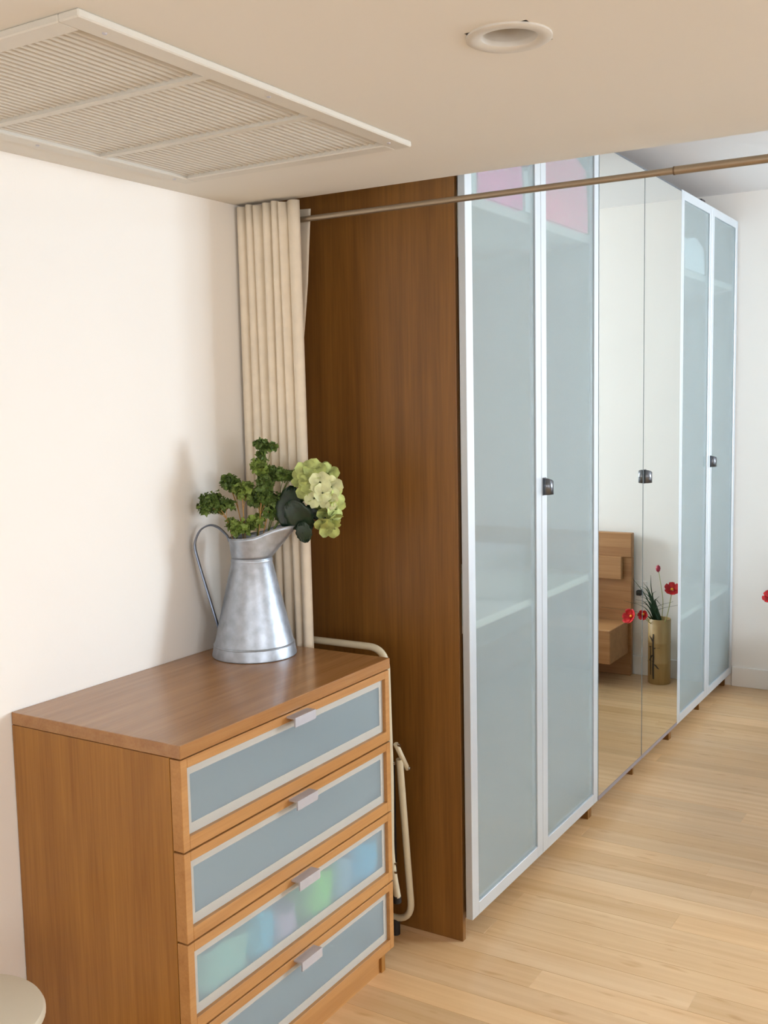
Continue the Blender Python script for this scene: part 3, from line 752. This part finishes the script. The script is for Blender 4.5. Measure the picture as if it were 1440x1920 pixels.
for a, z, da, dz in ((0, .19, -.55, .012), (0, .20, .6, .0), (0, .12, .55, .008), (.02, .11, -.5, -.02), (.1, .23, .35, .03), (0, .16, .45, -.03)):
    painted([(A0+a, z), (A0+a+da*.5, z+dz+.006), (A0+a+da, z+dz)], .05) if False else painted([(A0+a+da*k/5, z+dz*k/5+.004*math.sin(k)) for k in range(6)], .09)
# flowers
EYE = Vector((1.8569, -2.4848, 1.5038)); EF = Fv.copy(); ER = Rv.copy(); EU = Uv.copy()
def MV(u, v, yy):
    """point on the plane y=yy whose mirror image in the wardrobe door lies at that photo pixel"""
    d = EF+ER*((u-720)/1970.09)-EU*((v-960)/1970.09); t = (yy-EYE.y)/d.y; p = EYE+d*t
    return Vector((2*XD-p.x, p.y, p.z))
red_m = plain('poppy_red', (.50, .008, .012, 1), .6, noise=.25, nscale=40)
orange_m = plain('poppy_yellow', (.85, .38, .02, 1), .55)
blade_m = plain('grass_blade', (.018, .055, .022, 1), .5, noise=.3, nscale=30)
pstem_m = plain('poppy_stem', (.34, .36, .13, 1), .5)
bud_m = plain('poppy_bud', (.30, .015, .04, 1), .6)
def poppy(c, face, size, foot, ctrl, label, open_=.75):
    e = empty('poppy', foot, label, 'flower', 'poppies in the floor vase')
    mk('stem', tube(bmesh.new(), smooth_path([foot]+[Vector(q) for q in ctrl]+[c], 6), .0022, 6), pstem_m, e, True)
    face = face.normalized(); a = face.orthogonal().normalized(); b = face.cross(a)
    for q in range(6):
        t0 = q*math.pi/3+.3; bm = bmesh.new(); rows = []
        for i in range(6):
            t = i/5; el = open_*(1.25*t-.25*t*t); w = .58*math.sin(math.pi*(t*.8+.08))**.7
            row = []
            for k in range(-3, 4):
                th = t0+w*k/3*1.1; rr = size*math.sin(el)*1.0*t**.3 if i else .001; hh = size*(.95-.9*math.cos(el))*t
                row.append(bm.verts.new(c+a*(rr*math.cos(th))+b*(rr*math.sin(th))+face*(hh+.0018*math.sin(3*k+i)+.002*(q % 2))))
            rows.append(row)
        for A, C_ in zip(rows, rows[1:]):
            for k in range(6): bm.faces.new((A[k], A[k+1], C_[k+1], C_[k]))
        solid(mk('petal', bm, red_m, e, True), .0006)
    mk('flower_centre', lathe(bmesh.new(), [(.0001, .0), (.006, .002), (.008, .007), (.005, .012), (.0001, .014)], c+face*.004, 12), orange_m, e, True)
    return e
top0 = Vector((VC.x, VC.y, VH-.05))
poppy(MV(1260, 1108, 2.75), Vector((-.25, -.75, .75)), .045, top0+Vector((-.018, -.012, 0)), [MV(1252, 1150, 2.82)], 'open red poppy on a long stem reaching towards the wardrobe, at the right edge', 1.05)
poppy(MV(1184, 1158, 2.78), Vector((.35, -.80, .45)), .045, top0+Vector((.020, -.016, 0)), [MV(1203, 1150, 2.83)], 'red poppy drooping beside the bedside shelf, seen in the mirror', 1.15)
poppy(MV(1206, 1154, 2.80), Vector((-.1, -.9, .3)), .030, top0+Vector((.006, -.026, 0)), [MV(1212, 1162, 2.83)], 'small red poppy between the grass blades low over the vase, seen in the mirror', 1.1)
bu = empty('poppy_bud', top0+Vector((-.006, .010, 0)), 'closed dark red poppy bud on a tall stem in the floor vase', 'flower')
bc = MV(1234, 1066, 2.86)
mk('stem', tube(bmesh.new(), smooth_path([top0+Vector((-.006, .010, 0)), MV(1243, 1130, 2.87), MV(1239, 1095, 2.86), bc], 8), .0018, 6), pstem_m, bu, True)
mk('bud', lathe(bmesh.new(), [(.0001, -.020), (.009, -.013), (.0125, 0), (.010, .012), (.0001, .020)], bc, 14), bud_m, bu, True)
gr = empty('grass_bunch', top0, 'bunch of dark green arching grass blades in the floor vase', 'plant')
rg = random.Random(3)
blades = [((1212, 1120), (1186, 1084)), ((1215, 1110), (1193, 1098)), ((1218, 1120), (1196, 1110)), ((1222, 1110), (1220, 1078)), ((1218, 1112), (1206, 1092)), ((1224, 1120), (1230, 1108)), ((1228, 1125), (1242, 1138)),
          ((1214, 1135), (1182, 1130)), ((1210, 1140), (1170, 1126)), ((1220, 1125), (1212, 1100)), ((1216, 1128), (1200, 1118)), ((1222, 1130), (1210, 1118)), ((1205, 1150), (1128, 1138)), ((1230, 1140), (1262, 1128)), ((1226, 1132), (1236, 1118)), ((1212, 1132), (1192, 1124)),
          ((1221, 1118), (1216, 1106)), ((1219, 1130), (1203, 1132)), ((1224, 1135), (1222, 1112)), ((1232, 1146), (1272, 1134))]
for i, (m_, e_) in enumerate(blades):
    yy = 2.90-.09*rg.random(); foot = top0+Vector((rg.uniform(-.02, .025), rg.uniform(-.02, .02), 0))
    path = smooth_path([foot, MV(*m_, (yy+2.89)/2), MV(*e_, yy)], 7); bm = bmesh.new(); rows = []
    side = Vector((rg.uniform(-.4, .4)+.8, -.5, 0)).normalized()
    for k, p in enumerate(path):
        w = .0032*(1-(k/(len(path)-1))**2)+.0004
        rows.append([bm.verts.new(p-side*w), bm.verts.new(p+Vector((0, 0, -.0008))), bm.verts.new(p+side*w)])
    for A, C_ in zip(rows, rows[1:]):
        for k in range(2): bm.faces.new((A[k], A[k+1], C_[k+1], C_[k]))
    solid(mk('blade', bm, blade_m, gr), .0006)
